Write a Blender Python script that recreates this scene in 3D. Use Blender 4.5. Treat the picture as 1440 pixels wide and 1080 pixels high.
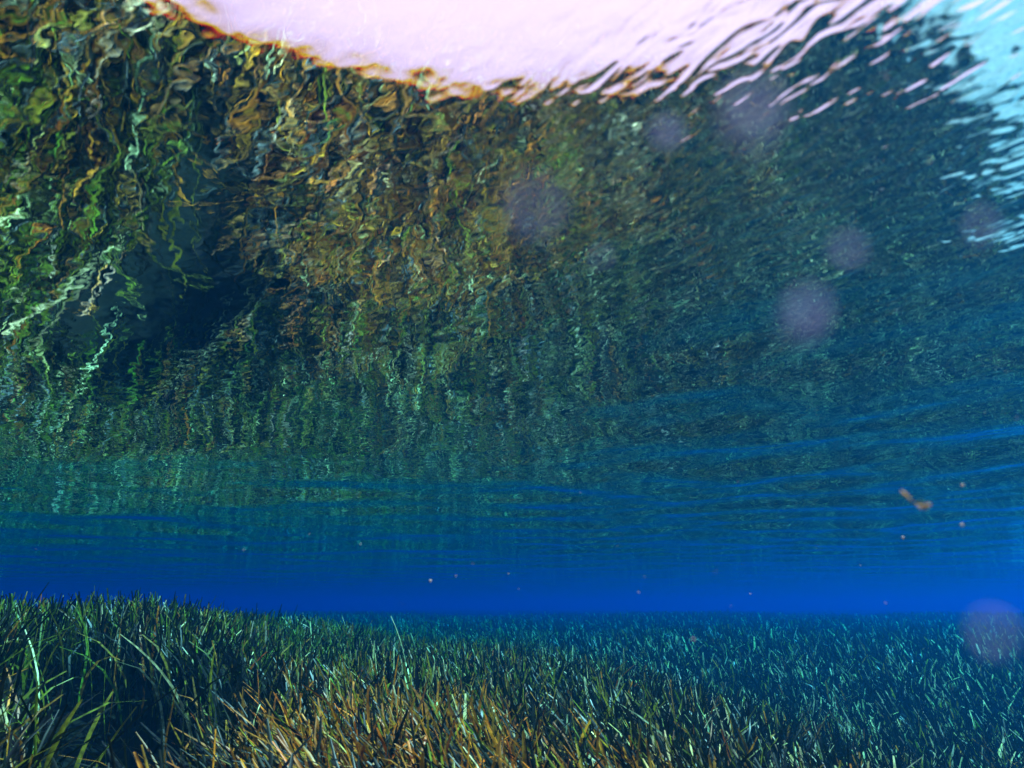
import bpy, bmesh, math, random
import numpy as np
from mathutils import Vector, Matrix, noise as mnoise

for o in list(bpy.data.objects):
    bpy.data.objects.remove(o)
sc = bpy.context.scene
COL = sc.collection
R = math.radians
rng = np.random.default_rng(7)
random.seed(7)

# ------------------------------------------------------------------ camera
H = 0.36                      # depth of the lens below the surface (camera at the origin)
cam_d = bpy.data.cameras.new('camera')
cam_d.sensor_width = 36.0
cam_d.lens = 36.0 * 950 / 1440
cam_d.clip_start = 0.01
cam_d.clip_end = 300
cam_d.dof.use_dof = True
cam_d.dof.focus_distance = 2.6
cam_d.dof.aperture_fstop = 5.6
cam = bpy.data.objects.new('camera', cam_d)
COL.objects.link(cam)
cam.location = (0, 0, 0)
cam.rotation_euler = (R(90 + 18.1), 0, 0)
sc.camera = cam

# ------------------------------------------------------------------ sky + sun
SUN_EL, SUN_AZ = R(54), R(60)          # azimuth clockwise from +Y (to the right)
world = bpy.data.worlds.new('World')
sc.world = world
world.use_nodes = True
wn, wl = world.node_tree.nodes, world.node_tree.links
wn.clear()
w_out = wn.new('ShaderNodeOutputWorld')
w_bg = wn.new('ShaderNodeBackground')
w_sky = wn.new('ShaderNodeTexSky')
w_sky.sky_type = 'NISHITA'
w_sky.sun_disc = False
w_sky.sun_elevation = SUN_EL
w_sky.sun_rotation = SUN_AZ
w_tc = wn.new('ShaderNodeTexCoord')
w_nz = wn.new('ShaderNodeTexNoise')
w_nz.inputs['Scale'].default_value = 2.2
w_nz.inputs['Detail'].default_value = 3
w_mr = wn.new('ShaderNodeMapRange')
w_mr.inputs['From Min'].default_value = 0.3
w_mr.inputs['From Max'].default_value = 0.75
w_mr.inputs['To Min'].default_value = 0.86
w_mr.inputs['To Max'].default_value = 0.96
w_mix = wn.new('ShaderNodeMixRGB')
w_mix.inputs['Color2'].default_value = (6.9, 4.45, 7.0, 1)     # thin bright cloud
wl.new(w_tc.outputs['Generated'], w_nz.inputs['Vector'])
wl.new(w_nz.outputs['Fac'], w_mr.inputs['Value'])
wl.new(w_mr.outputs['Result'], w_mix.inputs['Fac'])
wl.new(w_sky.outputs['Color'], w_mix.inputs['Color1'])
wl.new(w_mix.outputs['Color'], w_bg.inputs['Color'])
w_bg.inputs['Strength'].default_value = 0.1
wl.new(w_bg.outputs['Background'], w_out.inputs['Surface'])

sun_d = bpy.data.lights.new('sun', 'SUN')
sun_d.energy = 5.0
sun_d.angle = R(0.6)
sun_d.color = (1.0, 0.95, 0.86)
sun = bpy.data.objects.new('sun', sun_d)
COL.objects.link(sun)
sdir = Vector((math.sin(SUN_AZ) * math.cos(SUN_EL), math.cos(SUN_AZ) * math.cos(SUN_EL), math.sin(SUN_EL)))
sun.rotation_euler = (-sdir).to_track_quat('-Z', 'Y').to_euler()
sun.location = sdir * 20

# ------------------------------------------------------------------ exposure + sampling
vs = sc.view_settings
vs.view_transform = 'Standard'
vs.look = 'None'
vs.exposure = 1.22
vs.gamma = 1.0
vs.use_curve_mapping = False
cy = sc.cycles
cy.max_bounces = 5
cy.diffuse_bounces = 1
cy.glossy_bounces = 4
cy.transmission_bounces = 2
cy.volume_bounces = 1
cy.transparent_max_bounces = 8
cy.caustics_reflective = False
cy.caustics_refractive = False
cy.sample_clamp_indirect = 4.0
cy.use_denoising = True
cy.use_adaptive_sampling = True
cy.adaptive_threshold = 0.02

# ------------------------------------------------------------------ helpers
def tag(o, label=None, cat=None, group=None, kind=None):
    if label: o['label'] = label
    if cat: o['category'] = cat
    if group: o['group'] = group
    if kind: o['kind'] = kind
    return o

def link(o, parent=None):
    COL.objects.link(o)
    if parent: o.parent = parent
    return o

def mesh_np(name, co, faces, mat, smooth=True, col=None, parent=None):
    """faces: list/array of quads (N,4)"""
    me = bpy.data.meshes.new(name)
    co = np.asarray(co, dtype=np.float32)
    f = np.asarray(faces, dtype=np.int32)
    n, k = f.shape
    me.vertices.add(len(co)); me.vertices.foreach_set('co', co.ravel())
    me.loops.add(n * k); me.loops.foreach_set('vertex_index', f.ravel())
    me.polygons.add(n)
    me.polygons.foreach_set('loop_start', np.arange(0, n * k, k, dtype=np.int32))
    me.polygons.foreach_set('loop_total', np.full(n, k, dtype=np.int32))
    me.polygons.foreach_set('use_smooth', np.full(n, smooth, dtype=bool))
    if col is not None:
        a = me.color_attributes.new('tint', 'FLOAT_COLOR', 'POINT')
        c = np.ones((len(co), 4), dtype=np.float32); c[:, :3] = col
        a.data.foreach_set('color', c.ravel())
    me.update(); me.validate()
    me.materials.append(mat)
    o = bpy.data.objects.new(name, me)
    return link(o, parent)

def new_mat(name):
    m = bpy.data.materials.new(name)
    m.use_nodes = True
    m.node_tree.nodes.clear()
    return m, m.node_tree.nodes, m.node_tree.links

def sstep(a, b, x):
    t = np.clip((x - a) / (b - a), 0, 1)
    return t * t * (3 - 2 * t)

# cheap smooth 2-D value noise
_P = rng.random((256, 256))
def vnoise(x, y, s):
    x = np.asarray(x) * s + 1000.3; y = np.asarray(y) * s + 1000.7
    xi = np.floor(x).astype(int); yi = np.floor(y).astype(int)
    fx = x - xi; fy = y - yi
    fx = fx * fx * (3 - 2 * fx); fy = fy * fy * (3 - 2 * fy)
    g = lambda a, b: _P[a % 256, b % 256]
    return ((g(xi, yi) * (1 - fx) + g(xi + 1, yi) * fx) * (1 - fy) +
            (g(xi, yi + 1) * (1 - fx) + g(xi + 1, yi + 1) * fx) * fy) * 2 - 1

# ------------------------------------------------------------------ shape of the place
def canopy(x, y):
    """height of the top of the meadow"""
    r = np.hypot(x, y)
    c = -0.27 + 0.035 * vnoise(x, y, 1.1) + 0.022 * vnoise(x, y, 2.7) + 0.045 * vnoise(x, y, 0.45)
    c = c + 0.27 * sstep(-0.55, -1.75, x) * sstep(0.7, 1.5, y) * (1 - sstep(2.6, 9.5, y))
    c = c - 0.27 * sstep(0.15, 1.9, x) * (1 - sstep(4.0, 7.5, r))
    c = c + 0.07 * vnoise(x + 4, y, 0.24) * sstep(4, 8, r)
    c = c - 0.05 * sstep(0.0, 1.0, -y)
    return c

def sand(x, y):
    """1 on the bare sand to the right of the meadow, 0 in the meadow"""
    j = 0.14 * vnoise(x, y, 1.3) + 0.06 * vnoise(x, y, 3.7)
    e = np.minimum(x - .62, .58 + .88 * x - y) + j
    f = 3.0 - np.hypot(x - 10.4, y - 10.6) + 3 * j
    return np.maximum(sstep(-0.05, 0.12, e), sstep(-.1, .3, f))

def hole(x, y):
    """1 in the dark gap inside the meadow on the left"""
    r = np.hypot(x, y); az = np.degrees(np.arctan2(x, y))
    a = sstep(-37, -34, az + 5 * vnoise(x, y, 3)) * (1 - sstep(-24, -19, az + 5 * vnoise(x + 9, y, 3)))
    b = sstep(1.16, 1.28, r) * (1 - sstep(2.6, 3.1, r + .3 * vnoise(x, y + 5, 3)))
    return a * b

def ground(x, y):
    r = np.hypot(x, y)
    g = canopy(x, y) - 0.24 - 0.03 * vnoise(x, y, 0.6) - 0.13 * sstep(-.35, -.75, x) * (1 - sstep(1.6, 2.4, np.hypot(x, y)))
    g = g + 0.06 * sand(x, y) - 0.30 * hole(x, y)
    return g

def wave(x, y):
    """height of the water surface above H (long and middling waves)"""
    h = np.zeros_like(x)
    w = np.random.default_rng(133)
    r = np.hypot(x, y)
    for lam, slope, n in ((1.7, .006, 4), (0.8, .008, 5), (0.38, .012, 6), (0.17, .012, 7)):
        for i in range(n):
            th = R(58) + w.normal() * 0.7
            l = lam * (0.75 + 0.5 * w.random())
            k = 2 * math.pi / l
            a = slope / k * (0.6 + 0.8 * w.random()) * 1.4 / math.sqrt(n)
            if lam in (.8, .38):
                a = a * (0.8 + 1.2 * sstep(.8, 1.8, r))
            if lam < 0.5:
                a = a * (0.7 + .7 * sstep(.55, 1.2, r)) * (0.45 + 1.1 * sstep(-0.3, 0.5, x)) * (1 - 0.8 * sstep(3, 9, r))
            ph = w.random() * 6.283
            wx = 0.25 * l * np.sin(1.7 * y / l + ph); wy = 0.25 * l * np.sin(1.3 * x / l + 2 * ph)
            h = h + a * np.sin(k * ((x + wx) * math.cos(th) + (y + wy) * math.sin(th)) + ph)
    return h

def polar_sheet(name, zfun, mat, r0, r1, nr, na, up=True):
    rr = np.concatenate([[0.0], np.geomspace(r0, r1, nr)])
    aa = np.linspace(0, 2 * math.pi, na, endpoint=False)
    X = (rr[:, None] * np.sin(aa)[None]).ravel(); Y = (rr[:, None] * np.cos(aa)[None]).ravel()
    co = np.stack([X, Y, zfun(X, Y)], 1)
    i = np.arange(nr)[:, None]; j = np.arange(na)[None]
    a = i * na + j; b = i * na + (j + 1) % na; c = (i + 1) * na + (j + 1) % na; d = (i + 1) * na + j
    f = np.stack([a, d, c, b] if not up else [a, d, c, b], -1).reshape(-1, 4)
    f = f[na:]                                   # innermost ring collapses: replaced below
    o = mesh_np(name, co, f, mat)
    me = o.data
    bm = bmesh.new(); bm.from_mesh(me)
    bm.verts.ensure_lookup_table()
    ring = [bm.verts[na + k] for k in range(na)]
    bm.faces.new(ring[::-1]).smooth = True
    for k in range(na): bm.verts.remove(bm.verts[k]) if False else None
    loose = [v for v in bm.verts if not v.link_faces]
    bmesh.ops.delete(bm, geom=loose, context='VERTS')
    bmesh.ops.recalc_face_normals(bm, faces=bm.faces)
    bm.normal_update()
    if sum(f.normal.z for f in list(bm.faces)[:200]) < 0:
        bmesh.ops.reverse_faces(bm, faces=bm.faces)
    bm.to_mesh(me); bm.free()
    return o

# ------------------------------------------------------------------ materials of the setting
def mat_bed():
    m, n, l = new_mat('river_bed')
    out = n.new('ShaderNodeOutputMaterial'); bs = n.new('ShaderNodeBsdfPrincipled')
    at = n.new('ShaderNodeAttribute'); at.attribute_name = 'tint'
    tc = n.new('ShaderNodeTexCoord')
    nz = n.new('ShaderNodeTexNoise'); nz.inputs['Scale'].default_value = 14; nz.inputs['Detail'].default_value = 8
    cr = n.new('ShaderNodeValToRGB')
    cr.color_ramp.elements[0].position = .3; cr.color_ramp.elements[0].color = (.5, .47, .42, 1)
    cr.color_ramp.elements[1].position = .7; cr.color_ramp.elements[1].color = (1.15, 1.12, 1.05, 1)
    mx = n.new('ShaderNodeMixRGB'); mx.blend_type = 'MULTIPLY'; mx.inputs['Fac'].default_value = 1
    l.new(tc.outputs['Object'], nz.inputs['Vector']); l.new(nz.outputs['Fac'], cr.inputs['Fac'])
    l.new(at.outputs['Color'], mx.inputs['Color1']); l.new(cr.outputs['Color'], mx.inputs['Color2'])
    l.new(mx.outputs['Color'], bs.inputs['Base Color'])
    bs.inputs['Roughness'].default_value = .95; bs.inputs['Specular IOR Level'].default_value = .08
    bp = n.new('ShaderNodeBump'); bp.inputs['Distance'].default_value = .02
    l.new(nz.outputs['Fac'], bp.inputs['Height']); l.new(bp.outputs['Normal'], bs.inputs['Normal'])
    l.new(bs.outputs['BSDF'], out.inputs['Surface'])
    return m

def mat_water():
    """air-water boundary: Fresnel transmission and (total) reflection for red, green and blue light"""
    m, n, l = new_mat('water_surface')
    out = n.new('ShaderNodeOutputMaterial')
    tc = n.new('ShaderNodeTexCoord')
    sep = n.new('ShaderNodeSeparateXYZ'); l.new(tc.outputs['Object'], sep.inputs[0])
    def mapping(rot, scale):
        mp = n.new('ShaderNodeMapping'); mp.vector_type = 'TEXTURE'; mp.inputs['Rotation'].default_value = (0, 0, rot)
        mp.inputs['Scale'].default_value = scale
        l.new(tc.outputs['Object'], mp.inputs['Vector']); return mp.outputs['Vector']
    def math_(op, a, b):
        k = n.new('ShaderNodeMath'); k.operation = op
        for i, v in enumerate((a, b)):
            if isinstance(v, (int, float)): k.inputs[i].default_value = v
            else: l.new(v, k.inputs[i])
        return k.outputs[0]
    def noise(vec, scale, detail, dist=0.0, rough=.5):
        t = n.new('ShaderNodeTexNoise'); t.noise_dimensions = '3D'
        l.new(vec, t.inputs['Vector'])
        t.inputs['Scale'].default_value = scale; t.inputs['Detail'].default_value = detail
        t.inputs['Roughness'].default_value = rough; t.inputs['Distortion'].default_value = dist
        return t.outputs['Fac']
    mr = n.new('ShaderNodeMapRange'); mr.interpolation_type = 'SMOOTHSTEP'
    l.new(sep.outputs['X'], mr.inputs['Value'])
    mr.inputs['From Min'].default_value = -0.12; mr.inputs['From Max'].default_value = 0.32
    mr.inputs['To Min'].default_value = 0.0; mr.inputs['To Max'].default_value = 1.0
    mr2 = n.new('ShaderNodeMapRange'); mr2.interpolation_type = 'SMOOTHSTEP'
    l.new(sep.outputs['Y'], mr2.inputs['Value'])
    mr2.inputs['From Min'].default_value = 0.42; mr2.inputs['From Max'].default_value = 0.95
    mr2.inputs['To Min'].default_value = 1.0; mr2.inputs['To Max'].default_value = 0.22
    windy = math_('MULTIPLY', mr.outputs['Result'], mr2.outputs['Result'])
    # irregular ripples everywhere
    n1 = noise(mapping(R(-50), (1.35, 1, 1)), 13, 2.0, .3)
    n2 = noise(mapping(R(-30), (1.3, 1, 1)), 34, 1.5, .2)
    n4 = noise(mapping(R(-20), (1.25, 1, 1)), 85, 1.0, .2)
    # wind ripples with long crests on the right: narrow across, long along the crest
    n3 = noise(mapping(R(-56), (2.3, 1, 1)), 64, 1.0, .8)
    mr3 = n.new('ShaderNodeMapRange'); mr3.interpolation_type = 'SMOOTHSTEP'
    l.new(sep.outputs['Y'], mr3.inputs['Value'])
    mr3.inputs['From Min'].default_value = 0.75; mr3.inputs['From Max'].default_value = 1.7
    mr3.inputs['To Min'].default_value = 1.0; mr3.inputs['To Max'].default_value = 1.9
    n1 = math_('MULTIPLY', n1, mr3.outputs['Result'])
    h = math_('MULTIPLY', math_('MULTIPLY', n1, math_('ADD', math_('MULTIPLY', windy, .5), .35)), .0022)
    h = math_('ADD', h, math_('MULTIPLY', n2, .00048))
    h = math_('ADD', h, math_('MULTIPLY', n4, .00007))
    h = math_('ADD', h, math_('MULTIPLY', math_('MULTIPLY', n3, windy), .0018))
    bp = n.new('ShaderNodeBump'); bp.inputs['Strength'].default_value = 1; bp.inputs['Distance'].default_value = 1.0
    l.new(h, bp.inputs['Height'])
    cc = n.new('ShaderNodeCombineColor')
    for i, ior in enumerate((1.3305, 1.3345, 1.3400)):
        fr = n.new('ShaderNodeFresnel'); fr.inputs['IOR'].default_value = ior
        l.new(bp.outputs['Normal'], fr.inputs['Normal']); l.new(fr.outputs[0], cc.inputs[i])
    inv = n.new('ShaderNodeInvert'); l.new(cc.outputs[0], inv.inputs['Color'])
    tr = n.new('ShaderNodeBsdfTransparent'); l.new(inv.outputs[0], tr.inputs['Color'])
    gl = n.new('ShaderNodeBsdfGlossy'); gl.inputs['Roughness'].default_value = 0.0
    l.new(cc.outputs[0], gl.inputs['Color']); l.new(bp.outputs['Normal'], gl.inputs['Normal'])
    ad = n.new('ShaderNodeAddShader'); l.new(tr.outputs[0], ad.inputs[0]); l.new(gl.outputs[0], ad.inputs[1])
    l.new(ad.outputs[0], out.inputs['Surface'])
    return m

def mat_leaf():
    m, n, l = new_mat('seagrass')
    out = n.new('ShaderNodeOutputMaterial'); bs = n.new('ShaderNodeBsdfPrincipled')
    at = n.new('ShaderNodeAttribute'); at.attribute_name = 'tint'
    tc = n.new('ShaderNodeTexCoord')
    nz = n.new('ShaderNodeTexNoise'); nz.inputs['Scale'].default_value = 55; nz.inputs['Detail'].default_value = 3
    cr = n.new('ShaderNodeValToRGB')
    cr.color_ramp.elements[0].position = .36; cr.color_ramp.elements[0].color = (.45, .38, .32, 1)
    cr.color_ramp.elements[1].position = .66; cr.color_ramp.elements[1].color = (1.5, 1.35, 1.2, 1)
    mx = n.new('ShaderNodeMixRGB'); mx.blend_type = 'MULTIPLY'; mx.inputs['Fac'].default_value = 1
    l.new(tc.outputs['Object'], nz.inputs['Vector']); l.new(nz.outputs['Fac'], cr.inputs['Fac'])
    l.new(at.outputs['Color'], mx.inputs['Color1']); l.new(cr.outputs['Color'], mx.inputs['Color2'])
    l.new(mx.outputs['Color'], bs.inputs['Base Color'])
    bs.inputs['Roughness'].default_value = .40
    bs.inputs['Specular IOR Level'].default_value = .32
    tl = n.new('ShaderNodeBsdfTranslucent'); l.new(mx.outputs['Color'], tl.inputs['Color'])
    ms = n.new('ShaderNodeMixShader'); ms.inputs['Fac'].default_value = .35
    l.new(bs.outputs['BSDF'], ms.inputs[1]); l.new(tl.outputs[0], ms.inputs[2])
    l.new(ms.outputs[0], out.inputs['Surface'])
    return m

M_BED, M_WATER, M_LEAF = mat_bed(), mat_water(), mat_leaf()

# ------------------------------------------------------------------ river bed and water surface
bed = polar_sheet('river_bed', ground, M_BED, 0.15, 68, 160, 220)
tag(bed, kind='structure')
me = bed.data
bco = np.empty(len(me.vertices) * 3, dtype=np.float32); me.vertices.foreach_get('co', bco); bco = bco.reshape(-1, 3)
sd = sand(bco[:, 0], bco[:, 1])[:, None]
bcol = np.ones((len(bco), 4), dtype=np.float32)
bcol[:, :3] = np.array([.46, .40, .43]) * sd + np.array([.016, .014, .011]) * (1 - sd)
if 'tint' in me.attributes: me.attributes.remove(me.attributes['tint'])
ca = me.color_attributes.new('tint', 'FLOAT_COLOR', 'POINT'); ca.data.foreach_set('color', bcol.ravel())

water = polar_sheet('water_surface', lambda x, y: H + wave(x, y), M_WATER, 0.06, 68, 440, 560)
tag(water, kind='structure')

# ------------------------------------------------------------------ seagrass
PAL = {
    'green': (.110, .170, .012), 'olive': (.205, .190, .016), 'brown': (.270, .120, .014),
    'amber': (.560, .215, .016), 'dark': (.014, .018, .009), 'pale': (.600, .580, .330),
}
PK = ['green', 'olive', 'brown', 'amber', 'dark', 'pale']
PV = np.array([PAL[k] for k in PK]) * 1.5; PV[4] *= .45  # dark tint deepened: it also stands in for leaves in shade

def tint_for(x, y, g):
    n = len(x)
    near = np.exp(-(((x + 0.55) / 0.72) ** 2 + ((y - 1.55) / 0.85) ** 2) ** 1.5)
    left = sstep(-0.70, -1.00, x)
    right = sstep(0.1, 0.8, x)
    r = np.hypot(x, y); az = np.degrees(np.arctan2(x, y)) + 4 * vnoise(x, y, 4)
    gap_shade = sstep(-37, -32, az) * (1 - sstep(-21, -14, az)) * sstep(1.15, 1.4, r) * (1 - sstep(2.6, 3.6, r))   # shade of the gap painted on: leaves tinted darker here
    w = np.stack([
        0.12 + 0.8 * left - .1 * near - .07 * right,   # green
        0.40 - 0.1 * near - .26 * right,              # olive
        0.20 + 1.3 * near * (1 - .7 * left) - .15 * right,  # brown
        0.05 + 1.0 * near * (1 - .8 * left) * (.55 + .45 * vnoise(x, y, 5.0)),  # amber in patches
        1.85 + .95 * right + .5 * near * (vnoise(x + 3, y, 4.0) > .1) + .5 * left + 6.0 * gap_shade - .15 * near,   # dark, share raised to stand in for shaded leaves
        0.15 + .10 * right + .10 * sstep(3, 5, np.hypot(x, y)) - .05 * near,  # pale
    ], 1)
    w = np.clip(w, .01, None); w /= w.sum(1, keepdims=True)
    u = g.random(n)[:, None]
    k = (np.cumsum(w, 1) < u).sum(1).clip(0, 5)
    c = PV[k] * (0.65 + 0.7 * g.random(n))[:, None]
    return c * (1 + 0.15 * g.normal(size=(n, 3))).clip(.6, 1.5)

def blades(x, y, base_z, L, wid, tint, g, seg=6, lean=None, fold=False, bend=None):
    """ribbons: returns verts (N*(seg+1)*k,3), faces, cols"""
    n = len(x); k = 3 if fold else 2
    T = np.linspace(0, 1, seg + 1)
    if lean is None:
        lean = g.random(n) * 6.283
    th0 = np.abs(g.normal(0, .22, n))
    if bend is None:
        bend = np.abs(g.normal(.35, .45, n))
    px = np.zeros((n, seg + 1)); py = px.copy(); pz = px.copy()
    wob = g.normal(0, .30, (n, 2)); wph = g.random((n, 2)) * 6.283
    for i in range(1, seg + 1):
        t = (T[i] + T[i - 1]) / 2
        th = th0 + bend * t ** 1.6
        dl = L / seg
        la = lean + wob[:, 0] * np.sin(4 * t + wph[:, 0]) * 2
        sx = np.sin(th) * np.cos(la); sy = np.sin(th) * np.sin(la); sz = np.cos(th)
        sx = sx + wob[:, 1] * .35 * np.sin(6 * t + wph[:, 1])
        px[:, i] = px[:, i - 1] + dl * sx; py[:, i] = py[:, i - 1] + dl * sy; pz[:, i] = pz[:, i - 1] + dl * sz
    face = lean + math.pi / 2 + g.normal(0, .9, n)
    tw = g.normal(0, .9, n)
    prof = np.interp(T, [0, .1, .5, .85, .95, 1], [.7, .95, 1, .97, .9, .5])
    ang = face[:, None] + tw[:, None] * T[None]
    wx = np.cos(ang) * wid[:, None] * prof[None] * .5; wy = np.sin(ang) * wid[:, None] * prof[None] * .5
    P = np.stack([px + x[:, None], py + y[:, None], pz + base_z[:, None]], -1)
    W = np.stack([wx, wy, np.zeros_like(wx)], -1)
    if fold:
        nrm = np.stack([-np.sin(ang), np.cos(ang), np.zeros_like(ang)], -1) * (wid[:, None, None] * .16)
        V = np.stack([P - W, P + nrm, P + W], 2)
    else:
        V = np.stack([P - W, P + W], 2)
    V = V.reshape(n, (seg + 1) * k, 3)
    base = (np.arange(n) * (seg + 1) * k)[:, None, None]
    i = np.arange(seg)[None, :, None] * k; j = np.arange(k - 1)[None, None, :]
    a = base + i + j
    F = np.stack([a, a + 1, a + 1 + k, a + k], -1).reshape(-1, 4)
    tip = np.interp(T, [0, .5, 1], [.85, 1, 1.2])  # shade toward the ground painted into the leaf base; tips paler
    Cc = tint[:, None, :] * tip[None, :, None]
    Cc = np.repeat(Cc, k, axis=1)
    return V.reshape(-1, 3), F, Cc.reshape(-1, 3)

def scatter(n, r0, r1, az0, az1, g):
    r = np.sqrt(g.random(n) * (r1 * r1 - r0 * r0) + r0 * r0)
    a = np.radians(az0 + g.random(n) * (az1 - az0))
    x = r * np.sin(a); y = r * np.cos(a)
    # clump: tufts share a base
    keep = (vnoise(x, y, 5.5) * .5 + .5 > .18 * g.random(n)) & (sand(x, y) < g.random(n) * .6) & (hole(x, y) < .10 + g.random(n) ** 3 * .85)
    return x[keep], y[keep]

def fg_zone(x, y):
    """strip of the nearest plants in view, built one by one"""
    r = np.hypot(x, y); az = np.degrees(np.arctan2(x, y))
    return (r > 1.02) & (r < 1.42) & (az > -42) & (az < 30)

def leanfield(x, y, g):
    """current pushes leaves to the left in the foreground"""
    n = len(x)
    k = np.exp(-(((x + .3) / 1.1) ** 2 + ((y - 1.3) / 1.0) ** 2))
    dirn = np.where(g.random(n) < .35 + .5 * k, math.pi - .3 + g.normal(0, .5, n), g.random(n) * 6.283)
    return dirn, k

allV, allF, allC = [], [], []
off = 0
g = np.random.default_rng(11)
for n, r0, r1, a0, a1, seg, fold, wm in (
        (21000, .55, 1.9, -75, 75, 7, True, .0068),
        (2500, .25, 2.2, 75, 285, 6, False, .010),
        (42000, 1.9, 4.4, -58, 58, 5, False, .0076),
        (30000, 4.1, 6.2, -52, 52, 4, False, .0098),
        (32000, 6.0, 9.6, -50, 50, 4, False, .0135),
        (40000, 9.2, 24., -46, 46, 3, False, .025)):
    x, y = scatter(n, r0, r1, a0, a1, g)
    q = ~fg_zone(x, y); x, y = x[q], y[q]
    m = len(x)
    gz = ground(x, y)
    L = (canopy(x, y) - gz) * (0.84 + .26 * g.random(m) + .12 * vnoise(x, y, 4.0)) * 1.13
    L = L * np.where(g.random(m) < .03, 1.06 + .18 * g.random(m), 1.0)
    lean, k = leanfield(x, y, g)
    bend = np.abs(g.normal(.65 + .6 * k, .6, m))
    wid = wm * (.65 + .7 * g.random(m))
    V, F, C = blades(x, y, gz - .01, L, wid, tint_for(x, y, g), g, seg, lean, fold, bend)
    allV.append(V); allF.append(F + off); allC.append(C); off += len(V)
meadow = mesh_np('seagrass_meadow', np.concatenate(allV), np.concatenate(allF), M_LEAF, True, np.concatenate(allC))
tag(meadow, 'dense meadow of ribbon-leaved seagrass covering the river bed into the blue distance', 'seagrass', kind='stuff')

# nearest plants, leaf by leaf
M_STEM, _n, _l = new_mat('stem_base')
_o = _n.new('ShaderNodeOutputMaterial'); _b = _n.new('ShaderNodeBsdfPrincipled'); _t = _n.new('ShaderNodeTexNoise')
_t.inputs['Scale'].default_value = 90; _c = _n.new('ShaderNodeValToRGB')
_c.color_ramp.elements[0].color = (.05, .03, .015, 1); _c.color_ramp.elements[1].color = (.16, .13, .05, 1)
_l.new(_t.outputs['Fac'], _c.inputs['Fac']); _l.new(_c.outputs['Color'], _b.inputs['Base Color'])
_b.inputs['Roughness'].default_value = .8; _l.new(_b.outputs[0], _o.inputs['Surface'])
g = np.random.default_rng(23)
fx, fy = [], []
while len(fx) < 280:
    r = math.sqrt(g.random() * (1.42 ** 2 - 1.02 ** 2) + 1.02 ** 2); a = R(-42 + 72 * g.random())
    x, y = r * math.sin(a), r * math.cos(a)
    if all((x - p) ** 2 + (y - q) ** 2 > .030 ** 2 for p, q in zip(fx, fy)):
        if float(hole(np.array([x]), np.array([y]))[0]) < .3 + .4 * g.random():
            fx.append(x); fy.append(y)
for x, y in zip(fx, fy):
    az = math.degrees(math.atan2(x, y))
    if az < -24: lab, grp = 'dark green seagrass tuft at the lower left edge of the meadow', 'green tufts at the lower left'
    elif az < 4: lab, grp = 'amber and brown seagrass tuft leaning left in the near foreground', 'amber tufts in the foreground'
    else: lab, grp = 'dark olive seagrass tuft in the near foreground right of the amber tufts', 'olive tufts right of the amber ones'
    z0 = float(ground(np.array([x]), np.array([y]))[0])
    e = bpy.data.objects.new('seagrass_plant', None); e.empty_display_size = .05
    e.location = (x, y, z0); link(e); tag(e, lab, 'seagrass', grp)
    nb = int(g.integers(6, 10))
    bx = g.normal(0, .016, nb); by = g.normal(0, .016, nb)
    X = np.full(nb, x); Y = np.full(nb, y)
    L = (canopy(X, Y) - z0) * (0.86 + .26 * g.random(nb)) * 1.15
    lean, k = leanfield(X, Y, g)
    bend = np.abs(g.normal(.65 + .6 * k, .5, nb))
    wid = .0072 * (.7 + .6 * g.random(nb))
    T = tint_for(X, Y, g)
    bm = bmesh.new()
    bmesh.ops.create_cone(bm, cap_ends=True, segments=6, radius1=.016, radius2=.007, depth=.05)
    sm = bpy.data.meshes.new('stem_base'); bm.to_mesh(sm); bm.free(); sm.materials.append(M_STEM)
    so = link(bpy.data.objects.new('stem_base', sm), e); so.location = (0, 0, .012)
    for i in range(nb):
        s = slice(i, i + 1)
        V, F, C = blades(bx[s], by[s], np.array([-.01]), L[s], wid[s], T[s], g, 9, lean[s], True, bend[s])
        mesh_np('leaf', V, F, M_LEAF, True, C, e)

# ------------------------------------------------------------------ drifting bits
PITCH = R(18.1)
def at(px, py, d):
    """point at distance d from the lens along the direction of a place in the photograph"""
    v = Vector(((px - 720) / 950, 1.0, (540 - py) / 950)); v.normalize(); v *= d
    c, s_ = math.cos(PITCH), math.sin(PITCH)
    return Vector((v.x, v.y * c - v.z * s_, v.y * s_ + v.z * c))

def mat_bit(name, col, rough=.6, trans=.4, vary=40):
    m, n, l = new_mat(name)
    out = n.new('ShaderNodeOutputMaterial'); bs = n.new('ShaderNodeBsdfPrincipled')
    tc = n.new('ShaderNodeTexCoord'); nz = n.new('ShaderNodeTexNoise'); nz.inputs['Scale'].default_value = vary
    hs = n.new('ShaderNodeHueSaturation'); hs.inputs['Color'].default_value = (*col, 1)
    mr = n.new('ShaderNodeMapRange'); mr.inputs['To Min'].default_value = .6; mr.inputs['To Max'].default_value = 1.4
    l.new(tc.outputs['Object'], nz.inputs['Vector']); l.new(nz.outputs['Fac'], mr.inputs['Value'])
    l.new(mr.outputs['Result'], hs.inputs['Value']); l.new(hs.outputs[0], bs.inputs['Base Color'])
    bs.inputs['Roughness'].default_value = rough
    tl = n.new('ShaderNodeBsdfTranslucent'); l.new(hs.outputs[0], tl.inputs['Color'])
    ms = n.new('ShaderNodeMixShader'); ms.inputs['Fac'].default_value = trans
    l.new(bs.outputs[0], ms.inputs[1]); l.new(tl.outputs[0], ms.inputs[2]); l.new(ms.outputs[0], out.inputs['Surface'])
    return m
M_FLECK = mat_bit('pink_fleck', (.85, .66, .60)); M_FLAKE = mat_bit('pale_flake', (.74, .70, .98), trans=.5)
M_LEAFB = mat_bit('dead_leaf_brown', (.50, .27, .06)); M_LEAFG = mat_bit('dead_leaf_green', (.20, .28, .04))

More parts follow.
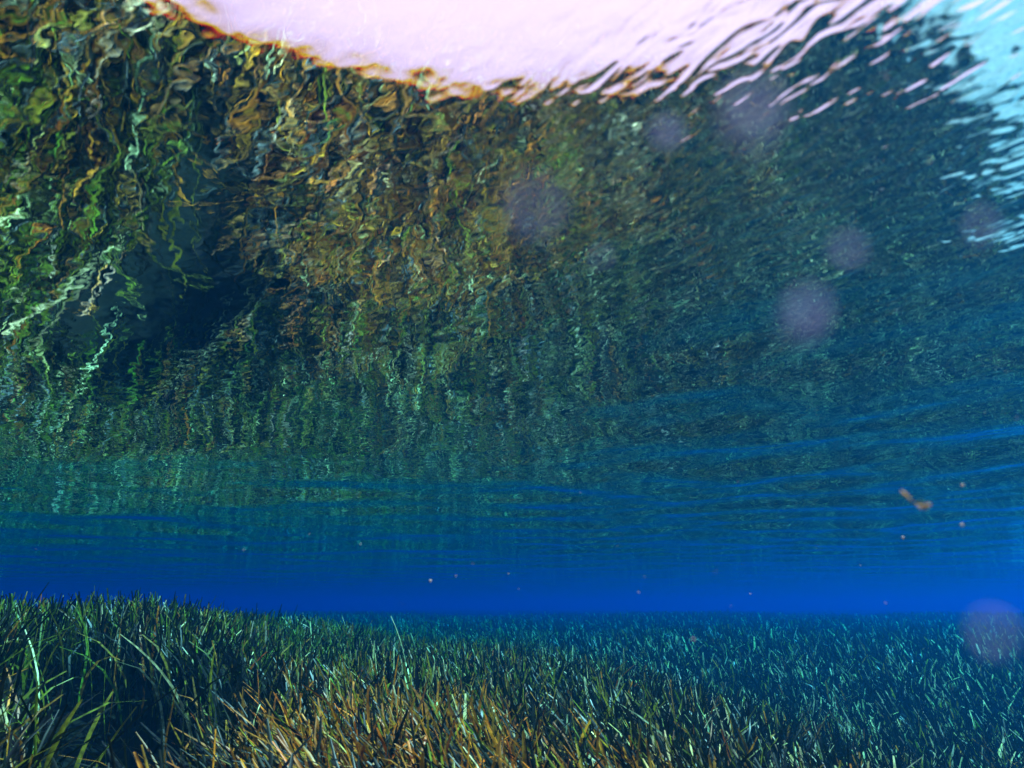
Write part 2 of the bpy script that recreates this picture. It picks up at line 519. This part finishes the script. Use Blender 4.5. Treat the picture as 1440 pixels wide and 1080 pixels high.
def lump(name, size, mat, loc, squash, seed, sub=1):
    r_ = random.Random(seed)
    bm = bmesh.new(); bmesh.ops.create_icosphere(bm, subdivisions=sub, radius=size)
    for v in bm.verts:
        k = 1 + .55 * mnoise.noise(v.co / size * 1.3 + Vector((seed * 3.1, 0, 0)))
        v.co = Vector((v.co.x * k, v.co.y * k * squash, v.co.z * k * (squash + .25)))
    me = bpy.data.meshes.new(name); bm.to_mesh(me); bm.free()
    for p in me.polygons: p.use_smooth = True
    me.materials.append(mat)
    o = link(bpy.data.objects.new(name, me)); o.location = loc
    o.rotation_euler = (r_.random() * 6, r_.random() * 6, r_.random() * 6)
    return o

SPECKS = [(1170,175),(1224,169),(1247,109),(1308,227),(1140,78),(1180,279),(1136,273),(1249,511),(1388,399),(1377,400),(1430,588),
    (1415,523),(1293,635),(1220,570),(1037,678),(1385,580),(1353,682),(816,693),(264,532),(233,557),(605,817),(641,810),(729,828),
    (898,833),(906,811),(507,765),(1270,756),(1353,738),(1006,804),(1046,794),(975,899),(1028,853),(1245,848),(435,751),(343,773),
    (50,772),(283,231),(428,85),(665,793),(715,807),(868,768),(1055,835),(1210,795),(1150,770),(565,850),(1320,860)]
for i, (px, py) in enumerate(SPECKS):
    d = random.uniform(.35, 1.0)
    d = min(d, .36) if py < 300 else d
    big = (px, py) in ((605,817),(1270,756),(1353,738),(975,899),(1353,682),(1247,109),(1308,227))
    s_ = d / 950 * (random.uniform(.5, 1.1) if not big else 2.0)
    o = lump('drifting_fleck', s_, M_FLECK, at(px, py, d), random.uniform(.45, .9), i + 1)
    if py < 560: lab, grp = 'tiny pinkish fleck drifting in front of the mirrored meadow overhead', 'flecks before the mirrored meadow'
    elif (px, py) == (975, 899): lab, grp = 'reddish fleck drifting just above the seagrass tips, right of centre', None
    else: lab, grp = 'tiny pale fleck drifting in the blue band of water above the seagrass', 'flecks in the blue band of water'
    tag(o, lab, 'fleck', grp)

FLAKES = [(1055,160,84,'largest blurred lilac flake, just below the bright sky at upper right'),
    (937,185,46,'small blurred lilac flake left of the largest one near the bright sky'),
    (750,290,92,'faint blurred lilac flake near the middle of the mirrored meadow'),
    (1190,352,52,'blurred lilac flake right of centre above the brightest round one'),
    (1132,445,70,'bright round blurred lilac flake right of centre'),
    (1378,318,46,'small blurred lilac flake near the right edge of the view'),
    (845,362,42,'very faint small blurred flake left of centre of the mirrored meadow'),
    (1398,893,64,'pinkish blurred flake hanging over the seagrass at the right edge')]
for i, (px, py, dia, lab) in enumerate(FLAKES):
    d = 1 / (dia / (.00424 * 950) + 1 / 2.6)
    k = {3: .38, 4: .54, 0: .64, 2: .46, 1: .55, 6: .30, 7: .30}.get(i, .45)
    o = lump('suspended_flake', d / 950 * dia * .5 * k, M_FLAKE, at(px, py, d), .7, 50 + i, 2)
    tag(o, lab, 'flake', 'flakes of silt close to the lens')

def ribbon(name, pts, wid, mat, parent, twist=0.0):
    """a thick curved strip through pts"""
    bm = bmesh.new(); rows = []
    for i, p in enumerate(pts):
        t = (pts[min(i + 1, len(pts) - 1)] - pts[max(i - 1, 0)]).normalized()
        sd = t.cross(Vector((math.sin(twist + .5 * i), -1, .3 * math.cos(i)))).normalized()
        nn = t.cross(sd).normalized(); w_ = wid[i] * .5
        rows.append([bm.verts.new(p + sd * w_), bm.verts.new(p + nn * w_ * .35), bm.verts.new(p - sd * w_), bm.verts.new(p - nn * w_ * .12)])
    for a, b in zip(rows, rows[1:]):
        for j in range(4): bm.faces.new((a[j], a[(j + 1) % 4], b[(j + 1) % 4], b[j]))
    bm.faces.new(rows[0][::-1]); bm.faces.new(rows[-1])
    bmesh.ops.recalc_face_normals(bm, faces=bm.faces)
    me = bpy.data.meshes.new(name); bm.to_mesh(me); bm.free()
    for p in me.polygons: p.use_smooth = True
    me.materials.append(mat)
    return link(bpy.data.objects.new(name, me), parent)
DL = .42
lf = bpy.data.objects.new('drifting_leaf', None); lf.empty_display_size = .01; link(lf); lf.location = at(1288, 706, DL)
tag(lf, 'torn orange and green leaf scrap drifting in the blue water at right', 'leaf')
P = lambda q: [at(a, b, DL + e) - at(1288, 706, DL) for a, b, e in q]
px_ = DL / 950
ribbon('stalk', P([(1267,691,0),(1273,696,.002),(1279,701,.003),(1284,706,.002)]), [4*px_, 7*px_, 5*px_, 3*px_], M_LEAFB, lf)
ribbon('leaf_blade', P([(1282,704,.002),(1288,708,0),(1295,712,-.002),(1302,713,0),(1309,709,.003)]), [4*px_, 7*px_, 9*px_, 8*px_, 2*px_], M_LEAFB, lf, .8)
ribbon('torn_edge', P([(1291,708,-.002),(1296,705,-.004),(1299,709,-.004)]), [3*px_, 6*px_, 3*px_], M_LEAFG, lf, .3)

# a few leaves that stand clear of the canopy
g = np.random.default_rng(5)
for px, top, d, lab in ((142, 815, 2.0, 'tallest seagrass leaf standing clear of the canopy at far left'),
                        (103, 822, 2.1, 'dark seagrass leaf tip curling above the canopy beside the tallest leaf'),
                        (322, 845, 2.6, 'single pale seagrass leaf standing above the canopy left of centre'),
                        (577, 866, 3.4, 'thin upright seagrass leaf above the far canopy near the middle')):
    q = at(px, top, d); x, y = q.x, q.y
    z0 = float(ground(np.array([x]), np.array([y]))[0])
    e = bpy.data.objects.new('seagrass_plant', None); e.empty_display_size = .05; e.location = (x, y, z0); link(e)
    tag(e, lab, 'seagrass', 'leaves standing clear of the canopy')
    for i in range(3):
        L = np.array([(q.z - z0) * (1.06, .8, .7)[i]])
        V, F, C = blades(np.array([.01 * i]), np.array([0.0]), np.array([-.01]), L, np.array([.014 if i == 0 else .011]),
                         PV[[1 if i else 5]] * .8, g, 10, np.array([math.pi + 2.0 * i]), True, np.array([.55]))
        mesh_np('leaf', V, F, M_LEAF, True, C, e)

# ------------------------------------------------------------------ the water itself
bm = bmesh.new(); bmesh.ops.create_cube(bm, size=1)
me = bpy.data.meshes.new('haze'); 
for v in bm.verts: v.co = Vector((v.co.x * 140, v.co.y * 140, -2.6 if v.co.z < 0 else H + .12))
bm.to_mesh(me); bm.free()
hz = link(bpy.data.objects.new('haze', me)); tag(hz, 'clear blue river water filling the whole place', 'water', kind='stuff')
m, n, l = new_mat('blue_water')
out = n.new('ShaderNodeOutputMaterial'); pv = n.new('ShaderNodeVolumePrincipled')
pv.inputs['Density'].default_value = .45
pv.inputs['Color'].default_value = (.001, .027, .074, 1)
pv.inputs['Absorption Color'].default_value = (0.0, .62, .92, 1)
pv.inputs['Anisotropy'].default_value = .70
l.new(pv.outputs[0], out.inputs['Volume'])
me.materials.append(m)
